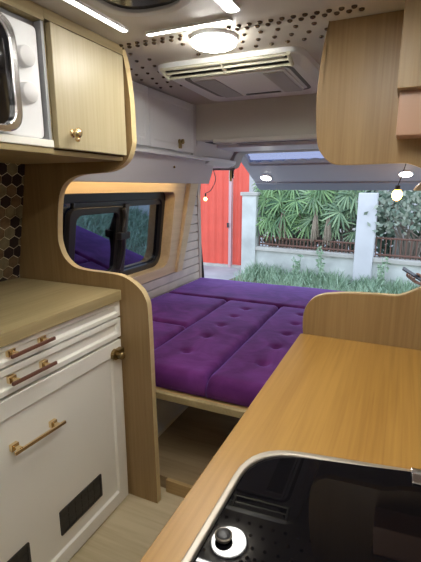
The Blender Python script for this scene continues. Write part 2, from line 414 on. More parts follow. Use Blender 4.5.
# ------------------------------------------------------------------ rear of the van body
# rear overhead locker box
t = thing('rear_locker', 'beige boxed locker spanning the rear of the ceiling above the tailgate opening', 'locker', (-.5, 2.2, .25))
bx('locker_body', (-1.27, XR-.01, 2.13, 2.62, .246, ZC), 'liner_tan', t, .006)
bx('tray', (-.94, -.20, 2.095, 2.15, .226, .246), 'liner_tan', t, .004)
bx('slot', (-.90, -.22, 2.20, 2.36, .2445, .2465), 'dark', t)
bx('side_slot', (-1.06, -.93, 2.22, 2.34, .2445, .2465), 'dark', t)
bm = B(); box(bm, -1.27, XR-.01, 2.40, 2.70, .228, .25); struct(obj('trim_4', bm, 'white_cool', bevel=.006), 'white roof liner strip under the rear locker', 'trim')
# header round the tailgate opening: a flat band that drops at its left end
hd = rpoly([(-1.16,.118),(-1.075,.128),(-1.035,.225),(XR,.228),(XR,.30),(-1.16,.30)], [.01,.02,.03,.01,.01,.01], 5)
bm = B(); prism(bm, hd, 1, 2.70, 2.85)
struct(obj('trim_5', bm, plain('grey header trim', (.40,.37,.36), .6), bevel=.01), 'grey header trim over the tailgate opening', 'trim')
bm = B(); prism(bm, rpoly([(-1.36,.126),(-1.09,.126),(-1.05,.15),(-1.05,.172),(-1.36,.16)], .012, 4), 1, 2.31, 2.73); struct(obj('trim_6', bm, 'white_cool', bevel=.006), 'white liner ledge at the rear left corner', 'trim')
bm = B(); prism(bm, [(-1.33,.15),(-1.10,.15),(-1.04,.25),(-1.33,.25)], 1, 2.14, 2.72); struct(obj('trim_7', bm, 'liner', bevel=.006), 'grey liner side panel above the ledge at the rear left', 'trim')
bm = B(); tube(bm, [(-1.30,2.70,.125),(-1.08,2.78,.125)], .012, 8); tag(obj('grab_bar', bm, plain('dark grey bar', (.14,.13,.13), .5), smooth='auto'), 'dark grey bar below the white ledge at the rear left corner', 'bar')
# D pillar with black door seal
LEAN = LEAN_SIDE
sl = [(.125,.0),(.0,.0),(-.15,.012),(-.3,.012),(-.45,.004),(-.62,-.012),(-.75,-.02),(-1.15,-.02)]
bm = B(); tube(bm, crom([(XW-q*.8+.012, yend(z)+.004, z) for z, q in sl]), .0105, 8)
tag(obj('door_seal', bm, 'rubber', smooth=True), 'black rubber seal down the rear left door post', 'seal')
bm = B(); 
pst = [(.125,.0),(0,0),(-.7,0),(-1.2,0)]
for (za, _), (zb_, _) in zip(pst, pst[1:]):
    prism(bm, [(yend(za)-.045,za),(yend(za)-.002,za),(yend(zb_)-.002,zb_),(yend(zb_)-.045,zb_)], 0, XW-.02, XW+.022)
struct(obj('trim_8', bm, plain('pale door post', (.55,.48,.42), .5)), 'pale door post at the rear left', 'trim')
LEAN = None
bm = B(); prism(bm, [(XR-.12,.12),(XR+.05,.12),(XR+.05,ZF),(XR-.02,ZF)], 1, 2.84, 2.88); struct(obj('trim_9', bm, 'liner'), 'door post at the rear right', 'trim')
bm = B(); prism(bm, rpoly([(.045,-.02),(XR-.002,-.02),(XR-.002,.035),(.09,.035)], [.02,.01,.01,.03]), 1, 2.55, 2.8)
struct(obj('trim_10', bm, 'frame_wood', bevel=.004), 'small curved wooden trim end at the right edge under the tailgate light', 'trim')

# tailgate, raised
tg = thing('tailgate', 'raised grey tailgate with a rear window above the opening', 'tailgate', (-.4, 2.86, .2))
def tp(x, s, n=0):     # s along the tailgate from hinge 0 to bottom edge 1; n downwards from its inner face
    y = 2.87+.62*s; z = .238-.247*s
    return Vector((x, y-n*.37, z-n*.93))
def tslab(bm, outer, inner, n0, n1, mi=0):
    a = [bm.verts.new(tp(x, s, n0)) for x, s in outer]; b = [bm.verts.new(tp(x, s, n1)) for x, s in outer]
    N = len(outer)
    if inner:
        c = [bm.verts.new(tp(x, s, n0)) for x, s in inner]; d = [bm.verts.new(tp(x, s, n1)) for x, s in inner]
        for i in range(N):
            j = (i+1) % N
            for q in ((a[i],a[j],c[j],c[i]),(b[j],b[i],d[i],d[j]),(a[j],a[i],b[i],b[j]),(c[i],c[j],d[j],d[i])): bm.faces.new(q)
    else:
        bm.faces.new(a); bm.faces.new(b[::-1])
        for i in range(N): bm.faces.new([a[i], a[(i+1)%N], b[(i+1)%N], b[i]])
hole = rpoly([(-1.05,.03),(.22,.03),(.18,.34),(-1.075,.34)], .02, 5)
outer = rpoly([(-1.12,-.03),(.42,-.03),(.38,1.0),(-1.13,1.0)], [.04,.04,.06,.06], 5)
bm = B(); tslab(bm, outer, hole, 0, -.05); obj('inner_panel', bm, 'tail', tg, bevel=.006)
edge_o = rpoly([(-1.13,.80),(.40,.80),(.38,1.02),(-1.13,1.02)], .04, 5)
bm = B(); tslab(bm, edge_o, None, .014, 0); obj('lower_edge', bm, 'tail_dark', tg, bevel=.006)
bm = B(); tslab(bm, rpoly([(-1.065,.01),(.235,.01),(.2,.36),(-1.09,.36)], .02, 4), None, -.03, -.034); obj('rear_glass', bm, 'tail_glass', tg)
sc = [(-1.08,.355)]
nsc = 14
for i in range(nsc):
    x0 = -1.08+1.27*i/nsc; x1 = -1.08+1.27*(i+1)/nsc
    for k in range(7): 
        u = k/6; sc.append((x0+(x1-x0)*u, .31-.10*(i/nsc)**.7 - .030*math.sin(PI*u)))
sc.append((.19,.355))
bm = B(); tslab(bm, sc, None, -.012, -.018); obj('scalloped_blind', bm, 'scallop', tg)
def puck(px, py, label):
    best = None
    d = ray(px, py)   # intersect with the tailgate plane
    p0 = tp(0,0); e = tp(0,1)-tp(0,0); nrm = Vector((1,0,0)).cross(e).normalized()
    q = d*(p0.dot(nrm)/d.dot(nrm)); nrm = nrm if nrm.z < 0 else -nrm
    t = thing('puck_light', label, 'lamp', q, 'puck lights on the tailgate')
    bm = B(); lathe(bm, q, nrm, [(-.001,.047),(.008,.047),(.010,.044)], 24); obj('rim', bm, 'plastic', t, smooth='auto')
    bm = B(); lathe(bm, q+nrm*.009, nrm, [(0,.041),(.003,.041),(.006,.034)], 24); obj('diffuser', bm, 'puck', t, smooth='auto')
puck(266, 177, 'round white puck light on the left part of the raised tailgate')
puck(406, 173, 'round white puck light at the right edge of the raised tailgate')
# hanging latch
t = thing('tailgate_latch', 'dark hanging latch piece below the left end of the header', 'latch', (-1.13, 2.86, .03))
bx('latch_plate', (-1.150,-1.118,2.852,2.866,.06,.185), 'black', t, .004)
bm = B(); cyl(bm, (-1.133,2.84,.04), (-1.133,2.84,.15), .009, seg=10); cyl(bm, (-1.133,2.84,.15), (-1.133,2.84,.165), .016, seg=12); obj('latch_pin', bm, 'bronze', t, smooth='auto')
# bulbs and their wires
def bulb(px, py, y, r, mat, label, wire_pts):
    c = onY(px, py, y)
    t = thing('hanging_bulb', label, 'bulb', c, 'warm bulbs hanging at the tailgate opening')
    bm = B(); ball(bm, c, r, (1,1,1.15)); obj('glass_bulb', bm, mat, t, smooth=True)
    bm = B(); cyl(bm, c+Vector((0,0,r*.9)), c+Vector((0,0,r*.9+.03)), r*.5, seg=12); obj('cap', bm, 'black', t)
    bm = B(); tube(bm, crom([c+Vector((0,0,r*.9+.03))]+wire_pts), .003, 6); obj('wire', bm, 'black', t, smooth=True)
bulb(397, 195, 2.84, .030, 'bulb', 'bright orange glowing bulb hanging at the right of the tailgate opening', [Vector((-.02,2.83,.06)), Vector((.0,2.83,.15)), Vector((.0,2.82,.226))])
bulb(205.5, 199, 2.84, .012, 'bulb_small', 'small warm bulb on a thin wire beside the left rear door post', [onY(211,190,2.84), onY(215.5,180,2.84), onY(214,172,2.83), onY(212,165,2.80)])

# ------------------------------------------------------------------ bed
XB = -.95
bench = thing('bench_box', 'white bench box with moulding under the left side of the bed', 'bench', (-1.18, 2.05, ZP))
bx('bench_body', (XW+.02, XB-.006, 1.30, YB-.06, ZP, -.806), 'white', bench, .004)
bx('panel_moulding', (XB-.008, XB+.004, 1.36, 2.2, ZP+.03, -.84), 'white_cool', bench, .004)
bed = thing('bed_base', 'pale wooden bed base board spanning between the benches', 'bed base', (-.5, 2.0, -.80))
bx('bed_board', (XW+.02, XR-.02, 1.29, YB+.02, -.805, -.79), 'oak_x', bed)
bx('front_rail', (-1.38, XR-.02, 1.277, 1.297, -.818, -.788), 'ash_y', bed, .004)
bx('right_support', (-.20, XR-.02, 1.34, YB-.06, ZP, -.806), 'oak_z', bed)

def cushion(label, x0, x1, y0, y1, buttons=(), z0=-.789, z1=-.694, seed=0, crown=.008):
    t = thing('mattress_cushion', label, 'cushion', ((x0+x1)/2, (y0+y1)/2, z0), 'purple velvet bed cushions')
    nx = max(8, int((x1-x0)/.014)); ny = max(8, int((y1-y0)/.014)); R = .028
    rnd = random.Random(seed); ph = [rnd.uniform(0, 6) for _ in range(6)]
    def prof(d):   # edge rounding
        if d >= R: return 0
        return -(R - math.sqrt(max(0, R*R-(R-d)**2)))
    bm = B(); G = []
    # ease the grid towards edges so the roll-over is smooth
    def ease(k, n, L):
        u = k/n; e = .5-.5*math.cos(PI*u); return L*(.65*u+.35*e)
    for j in range(ny+1):
        row = []
        for i in range(nx+1):
            x = x0+ease(i, nx, x1-x0); y = y0+ease(j, ny, y1-y0)
            dx = min(x-x0, x1-x); dy = min(y-y0, y1-y)
            z = z1 + prof(dx) + prof(dy)
            z += crown*math.sin(PI*(x-x0)/(x1-x0))*math.sin(PI*(y-y0)/(y1-y0))
            z += .0012*math.sin(9*x+ph[0]+4*y)+.001*math.sin(15*y+ph[1]-6*x)
            for bxx, byy in buttons:
                r2 = (x-bxx)**2+(y-byy)**2
                z -= .022*math.exp(-r2/.00022) + .003*math.exp(-r2/.0016)
            row.append(bm.verts.new((x, y, max(z, z0+.01))))
        G.append(row)
    for j in range(ny):
        for i in range(nx): bm.faces.new([G[j][i], G[j][i+1], G[j+1][i+1], G[j+1][i]])
    loop = G[0][:] + [G[j][nx] for j in range(1, ny+1)] + [G[ny][i] for i in range(nx-1, -1, -1)] + [G[j][0] for j in range(ny-1, 0, -1)]
    cxm, cym = (x0+x1)/2, (y0+y1)/2; prev = loop
    for zz, ins in ((z0+.03, -.006), (z0+.008, -.003), (z0, .012)):
        cur = []
        for v in loop:
            sx = (x1-x0)/2; sy = (y1-y0)/2
            cur.append(bm.verts.new((cxm+(v.co.x-cxm)*(sx-ins-.004)/sx, cym+(v.co.y-cym)*(sy-ins-.004)/sy, zz)))
        n = len(loop)
        for i in range(n): bm.faces.new([prev[i], prev[(i+1)%n], cur[(i+1)%n], cur[i]])
        prev = cur
    bm.faces.new(prev)
    obj('cushion_cover', bm, 'velvet', t, smooth=True)
    f0 = None
    for bxx, byy in buttons:
        zc = z1+crown*math.sin(PI*(bxx-x0)/(x1-x0))*math.sin(PI*(byy-y0)/(y1-y0))-.023
        if f0 is None:
            bm = B(); lathe(bm, (bxx,byy,zc-.004), (0,0,1), [(0,.0095),(.004,.009),(.007,.006),(.008,.001)], 14)
            f0 = obj('button', bm, 'velvet', t, smooth=True); q = (bxx, byy, zc)
        else:
            o = f0.copy(); C.objects.link(o); o.parent = t; o.location = (bxx-q[0], byy-q[1], zc-q[2])
cushion('long plain purple velvet cushion across the rear of the bed by the tailgate', XW+.01, XR-.03, 2.372, 2.90, seed=1)
cushion('plain purple velvet cushion on the left side, just in front of the rear one', XW+.01, XB-.004, 1.815, 2.367, seed=2)
cushion('plain purple velvet cushion on the left side, nearest the wooden partition', XW+.01, XB-.004, 1.305, 1.81, seed=3)
cushion('buttoned purple velvet cushion in the bed centre, left of the two buttoned ones', XB+.002, -.618, 1.305, 2.367, [(-.775,2.20),(-.782,2.035),(-.786,1.86),(-.79,1.69),(-.79,1.49)], seed=4)
cushion('buttoned purple velvet cushion on the right, beside the long worktop', -.612, -.27, 1.305, 2.367, [(-.455,2.22),(-.445,2.04),(-.447,1.87),(-.45,1.69),(-.45,1.505)], seed=5)

# ------------------------------------------------------------------ left galley
XF = -.90
# backsplash with hexagon tiles
bs = thing('tile_backsplash', 'brown hexagon tile backsplash on the wall above the left worktop', 'tiles', (XW+.004, .7, -.37))
LEAN = (.21, -.37)
bx('grout_bed', (XW+.010, XW+.0185, -.6, 1.186, -.368, .092), 'grout', bs)
bm = B(); hr = .0262; rowh = hr*1.5; colw = hr*math.sqrt(3); rnd = random.Random(3)
j = 0; z = -.368
while z < .13:
    y = -.3 + (colw/2 if j % 2 else 0)
    while y < 1.25:
        pts = []
        for k in range(6):
            a = PI/6+k*PI/3; pts.append((y+(hr-.0016)*math.cos(a), z+(hr-.0016)*math.sin(a)))
        # clip to the tiled field
        def clip(ps, ix, lim, keep_less):
            o = []
            for i in range(len(ps)):
                a, b = ps[i], ps[(i+1) % len(ps)]
                ia = (a[ix] <= lim) == keep_less; ib = (b[ix] <= lim) == keep_less
                if ia: o.append(a)
                if ia != ib:
                    tt = (lim-a[ix])/(b[ix]-a[ix]); o.append((a[0]+(b[0]-a[0])*tt, a[1]+(b[1]-a[1])*tt))
            return o
        for cl in ((0, 1.184, True), (1, -.366, False), (1, .090, True)):
            pts = clip(pts, *cl) if len(pts) > 2 else pts
        if len(pts) > 2:
            ar = abs(sum(pts[i][0]*pts[(i+1)%len(pts)][1]-pts[(i+1)%len(pts)][0]*pts[i][1] for i in range(len(pts))))
            if ar > 1e-5: prism(bm, pts, 0, XW+.0175, XW+.021, rnd.choice([0,0,1,1,2]))
        y += colw
    z += rowh; j += 1
obj('hexagon_tiles', bm, ['tile_a','tile_b','tile_c'], bs); LEAN = None

# worktop
bm = B(); prism(bm, rpoly([(XW+.008,-.55),(-.888,-.55),(-.888,1.186),(XW+.008,1.186)], [.002,.002,.012,.002], 3), 2, -.396, -.360)
tag(obj('worktop', bm, 'ash_y', bevel=.004), 'pale oak worktop on the white drawer cabinet at left', 'worktop')
# base cabinet
gc = thing('base_cabinet', 'white kitchen base cabinet with two drawers and a large door', 'cabinet', (-1.15, .75, ZF))
bx('cabinet_body', (XW+.01, XF-.034, .40, 1.186, ZF, -.397), plain('gap shade carcass', (.22,.21,.19), .6), gc)  # carcass darkened so the gaps between the fronts read as shaded
def shaker(name, y0, y1, z0, z1, rail, parent, mat='white', x=XF, depth=.020, rec=.008):
    """frame-and-panel front facing +x"""
    bm = B()
    o4 = [(y0,z0),(y1,z0),(y1,z1),(y0,z1)]; i4 = [(y0+rail,z0+rail),(y1-rail,z0+rail),(y1-rail,z1-rail),(y0+rail,z1-rail)]
    vo = [bm.verts.new((x, *p)) for p in o4]; vi = [bm.verts.new((x, *p)) for p in i4]
    s = .006; vd = [bm.verts.new((x-rec, p[0]+(s if k in (0,3) else -s), p[1]+(s if k in (0,1) else -s))) for k, p in enumerate(i4)]
    vb = [bm.verts.new((x-depth, *p)) for p in o4]
    for i in range(4):
        j = (i+1) % 4
        bm.faces.new([vo[i],vo[j],vi[j],vi[i]]); bm.faces.new([vi[i],vi[j],vd[j],vd[i]]); bm.faces.new([vo[j],vo[i],vb[i],vb[j]])
    bm.faces.new(vd); bm.faces.new(vb[::-1])
    return obj(name, bm, mat, parent, bevel=.0015)
YA, YE = .42, 1.183
d1 = shaker('drawer', YA, YE, -.457, -.400, .014, gc)
d2 = shaker('drawer', YA, YE, -.536, -.463, .017, gc)
dr = shaker('door', YA, YE-.004, -1.212, -.546, .052, gc)
def bar_handle(par, ya, yb, za, zb, barmat, label):
    for y, z in ((ya, za), (yb, zb)):
        bm = B(); box(bm, XF-.009, XF+.026, y-.006, y+.006, z-.005, z+.005)
        box(bm, XF-.009, XF+.004, y-.012, y+.012, z-.010, z+.010)
        obj('handle_mount', bm, 'gold', par, bevel=.002)
    bm = B()
    v = []
    for (y, z) in ((ya-.022, za-.001), (yb+.022, zb+.001)):
        for dxx, dz in ((.022,-.005),(.030,-.005),(.030,.005),(.022,.005)): v.append(bm.verts.new((XF+dxx, y, z+dz)))
    for i in range(4): bm.faces.new([v[i], v[(i+1)%4], v[4+(i+1)%4], v[4+i]])
    bm.faces.new(v[:4][::-1]); bm.faces.new(v[4:])
    h = obj('handle_bar', bm, barmat, par, bevel=.002); h['label'] = label
bar_handle(d1, .714, .820, -.424, -.424, 'walnut', 'dark wooden bar on brass mounts')
bar_handle(d2, .708, .818, -.497, -.499, 'walnut', 'dark wooden bar on brass mounts')
bar_handle(dr, .692, .832, -.690, -.698, 'gold', 'brass bar handle')
def vent(y0, y1, z0, z1):
    bm = B(); xx = XF-.004
    ring(bm, rrect(y0,y1,z0,z1,.004,2), rrect(y0+.008,y1-.008,z0+.007,z1-.007,.002,2), 0, xx-.006, xx)
    n = 6
    for i in range(1, n):
        yy = y0+.008+(y1-y0-.016)*i/n; box(bm, xx-.006, xx-.001, yy-.002, yy+.002, z0+.006, z1-.006)
    for k in (1, 2): box(bm, xx-.006, xx-.0012, y0+.006, y1-.006, z0+(z1-z0)*k/3-.002, z0+(z1-z0)*k/3+.002)
    box(bm, xx-.0075, xx-.0028, y0+.003, y1-.003, z0+.003, z1-.003)
    v = obj('vent_grille', bm, 'black', dr); v['label'] = 'black vent grille'
vent(.828, 1.032, -1.104, -1.014); vent(.505, .706, -1.102, -1.014)
bm = B(); cyl(bm, (XF,1.136,-.590), (XF+.012,1.136,-.590), .020, seg=18); cyl(bm, (XF+.012,1.136,-.590), (XF+.03,1.136,-.590), .009, seg=12); ball(bm, (XF+.036,1.136,-.590), .015, (.7,1,1)); box(bm, XF, XF+.02, 1.138, 1.170, -.607, -.573); box(bm, XF+.004, XF+.016, 1.112, 1.138, -.598, -.582)
l = obj('door_latch', bm, 'bronze', dr, smooth='auto'); l['label'] = 'bronze turn latch'

# left partition
px = [(125,50),(128,60),(131.5,80),(134.5,105),(136,135),(136,146),(130,162),(116,171),(98,173.5),(84,175),(73,180),(66,189),(63,204),(62.5,235),(65,248),(70,258),(79,266),(92,269.5),(108,271.5),(126,275),(140,284),(149,297),(152,316),(156,400),(161,505)]
pth = [onY(x, y, 1.216) for x, y in px]
pts = crom([(p.x, p.z, 0) for p in pth], 4)
pts = [(p.x, p.y) for p in pts]
pts[-1] = (pts[-1][0], ZF)
poly = [(-1.535, ZF), (-1.285, ZC-.022), (pts[0][0], ZC-.022)] + pts
bm = B(); prism(bm, poly, 1, 1.192, 1.218, 0, 1)
o = obj('wooden_partition', bm, ['oak_z', 'edge'], bevel=.006, seg=3); tag(o, 'curved oak partition panel between the left kitchen and the bed', 'partition')

# ------------------------------------------------------------------ left upper cupboards
XU = -.84
uc = thing('upper_cupboard', 'pale oak wall cupboard with a brass knob above the left worktop', 'cupboard', (-1.1, .95, .07))
Y0, Y1 = .885, 1.187
XK = -1.30
bm = B()
box(bm, XK-.02, XU-.02, Y0-.02, Y1, .084, .098)            # bottom board
box(bm, XK, XU-.022, Y0-.02, Y1, .405, ZC-.021)         # top board
box(bm, XK, XU-.02, Y0-.02, Y0, .098, .405)            # side
box(bm, XK, XK+.02, Y0, Y1, .098, .405)
obj('carcass', bm, 'ash_y', uc, bevel=.002)
dd = bx('door', (XU-.019, XU, Y0-.004, Y1-.004, .101, .402), 'ash_z', uc, .002)
k = Vector((XU, .935, .143)); bm = B()
lathe(bm, k, (1,0,0), [(0,.011),(.003,.011),(.004,.006),(.010,.006),(.014,.012),(.020,.0135),(.026,.010),(.0285,.002)], 18)
ball(bm, k+Vector((.016,.0,-.016)), .007); obj('knob', bm, 'gold', dd, smooth=True)
nc = thing('microwave_niche', 'oak wall cupboard opening with grey white lining around the microwave', 'cupboard', (-1.1, .6, .07))
bm = B()
box(bm, XK-.02, XU-.004, .25, Y0-.022, .084, .100); box(bm, XK, XU-.022, .25, Y0-.022, .398, ZC-.021); box(bm, XK, XU-.004, .25, .268, .100, .398)
obj('carcass', bm, 'ash_y', nc, bevel=.002)
bx('top_rail', (XU-.021, XU-.002, .25, Y0-.0215, .398, ZC-.021), 'ash_y', nc)
bm = B(); box(bm, XK, XU+.001, .268, Y0-.022, .100, .118); obj('shelf', bm, 'white', nc, bevel=.002)
bm = B(); box(bm, XK, XU-.006, Y0-.030, Y0-.0215, .118, .397); box(bm, XK, XU-.03, .268, Y0-.03, .388, .397); obj('lining', bm, 'grey_lining', nc)
# fascia above the upper doors, following the roof
bx('fascia_rail', (XU-.021, XU-.002, Y0-.0205, 1.186, .404, ZC-.021), 'ash_y', uc)

# microwave
mw = thing('microwave_oven', 'white microwave with chrome framed black door in the upper niche', 'microwave', (-1.05, .62, .117))
bm = B(); prism(bm, rrect(.36, .848, .121, .382, .014, 4), 0, XU-.33, XU-.014); obj('casing', bm, 'plastic', mw, bevel=.004)
bm = B(); ring(bm, rrect(.375, .762, .122, .372, .055, 6), rrect(.40, .741, .138, .356, .045, 6), 0, XU-.014, XU+.012); obj('door_frame', bm, 'chrome', mw, bevel=.004)
bm = B(); prism(bm, rrect(.40, .746, .132, .360, .045, 6), 0, XU-.018, XU+.001); obj('door_glass', bm, 'black_gloss', mw)
for z in (.302, .222):
    bm = B(); lathe(bm, (XU-.014,.797,z), (1,0,0), [(0,.0245),(.016,.0235),(.019,.0225),(.020,.021)], 28); obj('knob', bm, 'knob_grey', mw, smooth='auto')

# ------------------------------------------------------------------ white rear wall cupboard and its valance
XC = -1.05
rc = thing('rear_wall_cupboard', 'white wall cupboard with two doors above the left window', 'cupboard', (-1.23, 1.7, .165))
bm = B(); box(bm, -1.30, XC-.02, 1.222, 2.128, .165, ZC-.021); obj('carcass', bm, 'white_cool', rc, bevel=.003)
shaker('door', 1.225, 1.655, .178, .424, .03, rc, 'white_cool', XC, .02, .003)
d = shaker('door', 1.66, 2.09, .178, .424, .03, rc, 'white_cool', XC, .02, .003)
bx('end_post', (XC-.02, XC-.004, 2.092, 2.128, .166, ZC-.022), 'liner', rc)
p = Vector((XC, 1.93, .222)); bm = B(); lathe(bm, p, (1,0,0), [(0,.013),(.004,.013),(.005,.006),(.012,.006),(.016,.012),(.024,.012),(.027,.004)], 16)
box(bm, XC, XC+.010, 1.922, 1.938, .19, .222); k = obj('knob', bm, 'bronze', d, smooth='auto')
bx('light_ledge', (XC-.06, XC+.006, 1.222, 2.30, .148, .166), 'white_cool', rc, .003)
bm = B(); prism(bm, [(XC-.055,.150),(XC-.03,.150),(XC-.07,.020),(XC-.08,.020),(XC-.072,.052),(-1.335,.052),(-1.335,.062),(XC-.06,.062)], 1, 1.222, 2.44)
va = obj('valance_panel', bm, 'liner', bevel=.003); tag(va, 'grey white valance panel below the white cupboard doors', 'panel')
k = bx('added_light_strip', (-1.24,-1.225,1.26,2.34,.046,.0525), 'added_strip_warm', va); k['label'] = 'added unseen warm light strip'  # unseen source added to match the warm glow on the window frame
bm = B(); lathe(bm, (XC-.045,1.95,.10), (1,0,.3), [(0,.006),(.006,.006),(.008,.003)], 10); o = obj('screw_cap', bm, 'bronze', va, smooth=True)

# ------------------------------------------------------------------ right galley
ZR = -.45; XL = -.255
bm = B(); prism(bm, rpoly([(XL,.10),(XR-.005,.10),(XR-.005,1.248),(XL,1.248)], [.01,.002,.002,.006], 3), 2, ZR-.035, ZR)
tag(obj('worktop', bm, 'oak_y', bevel=.005, seg=3), 'honey oak worktop holding the black hob lid at right', 'worktop')
gr = thing('base_cabinet', 'oak base cabinet under the right worktop with hob', 'cabinet', (.05, .7, ZF))
bx('cabinet_body', (XL+.03, XR-.01, .12, 1.245, ZF, ZR-.036), 'oak_z', gr)
bx('door', (XL+.012, XL+.03, .14, .68, ZF+.06, ZR-.05), 'oak_z', gr, .002); bx('door', (XL+.012, XL+.03, .685, 1.235, ZF+.06, ZR-.05), 'oak_z', gr, .002)
# hob / sink lid
hb = thing('hob_lid', 'black glass hob lid with rounded steel rim set in the right worktop', 'hob', (-.05, .4, ZR))
ho = rpoly([(-.207,.12),(.25,.12),(.25,.70),(.067,.668),(-.203,.624)], [.03,.03,.03,.3,.085], 8)
hi = rpoly([(-.196,.131),(.239,.131),(.239,.685),(.066,.655),(-.192,.613)], [.03,.03,.03,.3,.08], 8)
bm = B(); ring(bm, ho, hi, 2, ZR-.004, ZR+.008); obj('steel_rim', bm, 'steel', hb, bevel=.003, seg=3)
bm = B(); prism(bm, hi, 2, ZR-.006, ZR+.002)
for v in bm.verts: v.co.z += (v.co.x+.2)*.035 + (v.co.y-.62)*.006   # the lid sits very slightly raised
obj('glass_panel', bm, 'hob', hb)
kc = onZ(223.5, 536, ZR+.006)
bm = B(); lathe(bm, (kc.x,kc.y,ZR+.0035), (0,0,1), [(0,.0105),(.003,.0118),(.005,.0118),(.0065,.0105),(.006,.0095)], 24, 0); k = obj('lid_knob', bm, 'steel', hb, smooth='auto'); k['label'] = 'metal rim of the lid knob'
bm = B(); lathe(bm, (kc.x,kc.y,ZR+.0085), (0,0,1), [(0,.0102),(.0015,.0100),(.0025,.006),(.003,.001)], 24); obj('knob_cap', bm, 'black', k, smooth=True)
bm = B(); box(bm, .052,.070,.624,.648,ZR+.004,ZR+.014); cyl(bm, (.05,.652,ZR+.012), (.072,.655,ZR+.012), .006, seg=12); obj('lid_hinge', bm, 'chrome', hb, bevel=.0015)
# right lower partition
px = [(303.5,332),(303.3,322),(304.5,311),(309,302),(316,296),(326,293),(342,292),(360,292.3),(380,293.5),(395,294.5),(403,293.5),(410,291),(421,286.5)]
pts = [(p.x, p.y) for p in crom([(q.x, q.z, 0) for q in (onY(x, y, 1.262) for x, y in px)], 4)]
poly = [(XR-.004, ZF), (pts[0][0], ZF)] + pts + [(.11,-.262),(.2,-.26),(XR-.004,-.26)]
bm = B(); prism(bm, poly, 1, 1.249, 1.272, 0, 1)
o = obj('wooden_partition', bm, ['oak_z', 'edge'], bevel=.004, seg=3); tag(o, 'low oak upstand with rounded corner behind the right worktop', 'partition')
# right upper partition
px = [(331,14),(323,50),(318.5,80),(316.5,105),(316.5,130),(318,146),(323,156),(331,163),(340,165),(365,164.5),(390,163.5),(404,163),(412,164.5),(421,168)]
pts = [(p.x, p.y) for p in crom([(q.x, q.z, 0) for q in (onY(x, y, 1.252) for x, y in px)], 4)]
poly = [(XR-.004, ZC-.021), (pts[0][0]-.004, ZC-.021)] + pts + [(.12,.035),(XR-.004,.03)]
bm = B(); prism(bm, poly, 1, 1.249, 1.272, 0, 1)
o = obj('wooden_partition', bm, ['oak_z', 'edge'], bevel=.004, seg=3); tag(o, 'oak end panel with rounded lower corner hanging from the ceiling at right', 'partition')
ru = thing('upper_cupboard', 'oak wall cupboard at the upper right edge with a pinkish lower board', 'cupboard', (.15, 1.0, .14))
bx('carcass', (-.036, XR-.01, 1.13, 1.246, .224, ZC-.021), 'oak_z', ru, .002)
k = bx('lower_board', (-.030, XR-.01, 1.16, 1.246, .122, .224), 'pink', ru, .003); k['label'] = 'pinkish board'

# ------------------------------------------------------------------ outside
ZG = -1.75
struct(bx('ground', (-22, 18, -4, 26, ZG-.1, ZG), 'concrete'), 'grey concrete ground outside', 'ground')
bm = B(); prism(bm, [(-2.75,8.3),(-2.9,6.9),(-2.3,5.2),(-1.5,4.2),(6,4.2),(6,7.4),(1,7.8)], 2, ZG-.01, ZG+.03)
struct(obj('soil_verge', bm, 'soil'), 'earth verge along the low wall', 'ground')
# red gate
g = thing('metal_gate', 'red ribbed metal gate beside the white wall', 'gate', (-4.3, 8.5, ZG))
bm = B(); n = 64; x0, x1 = -6.2, -3.42; prof = []
for i in range(n+1):
    u = i/n; x = x0+(x1-x0)*u; prof.append((x, 8.50+(.022 if (i % 4) in (1,2) else 0)))
prof2 = [(x, y+.015) for x, y in prof[::-1]]
prism(bm, prof+prof2, 2, ZG+.06, .62); obj('ribbed_leaf', bm, 'gate', g)
bx('gate_post', (-3.41,-3.345,8.44,8.52,ZG,.62), 'gate_post', g, .006)
bm = B(); prof = []
for i in range(9): prof.append((-3.335+.36*i/8, 8.50+(.02 if (i % 4) in (1,2) else 0)))
prism(bm, prof+[(x, y+.015) for x, y in prof[::-1]], 2, ZG+.06, .62); obj('narrow_leaf', bm, 'gate', g)
bx('bottom_track', (-6.2,-2.97,8.46,8.56,ZG,ZG+.05), 'cap', g)
bm = B(); box(bm, -3.43,-3.40,8.40,8.45,-.86,-.76); obj('gate_latch', bm, 'black', g)
# wall with posts
def wall_seg(label, p0, p1, zt, mat='render_w'):
    a = Vector((*p0, 0)); b = Vector((*p1, 0)); d = (b-a).normalized(); n = Vector((-d.y, d.x, 0))*.12
    t = thing('garden_wall', label, 'wall', ((a.x+b.x)/2, (a.y+b.y)/2, ZG))
    bm = B(); q = [a, b, b+n, a+n]; prism(bm, [(v.x, v.y) for v in q], 2, ZG-.02, zt-.075); obj('wall_body', bm, mat, t)
    m = Vector((d.y, -d.x, 0))*.05
    bm = B(); q = [a+m, b+m, b+n-m, a+n-m]; prism(bm, [(v.x, v.y) for v in q], 2, zt-.075, zt); obj('coping', bm, 'cap', t, bevel=.01)
wall_seg('low white garden wall with pale coping below the palms', (-2.66,8.12), (-.70,7.84), -1.19)
wall_seg('low white garden wall at the right below the grey shrub', (-.39,7.80), (3.0,7.35), -1.22)
def pillar(label, xa, xb, y, zt, mat, cap):
    t = thing('wall_pillar', label, 'pillar', ((xa+xb)/2, y+.15, ZG))
    bx('shaft', (xa, xb, y, y+.3, ZG-.02, zt), mat, t, .012)
    if cap: bx('cap', (xa-.03, xb+.03, y-.03, y+.33, zt, zt+.07), 'cap', t, .01)
pillar('white square pillar between the red gate and the palms', -2.96, -2.66, 8.05, -.17, 'render_w', True)
pillar('plain white square pillar in the middle of the garden wall', -.70, -.385, 7.72, -.10, 'pillar_w', False)
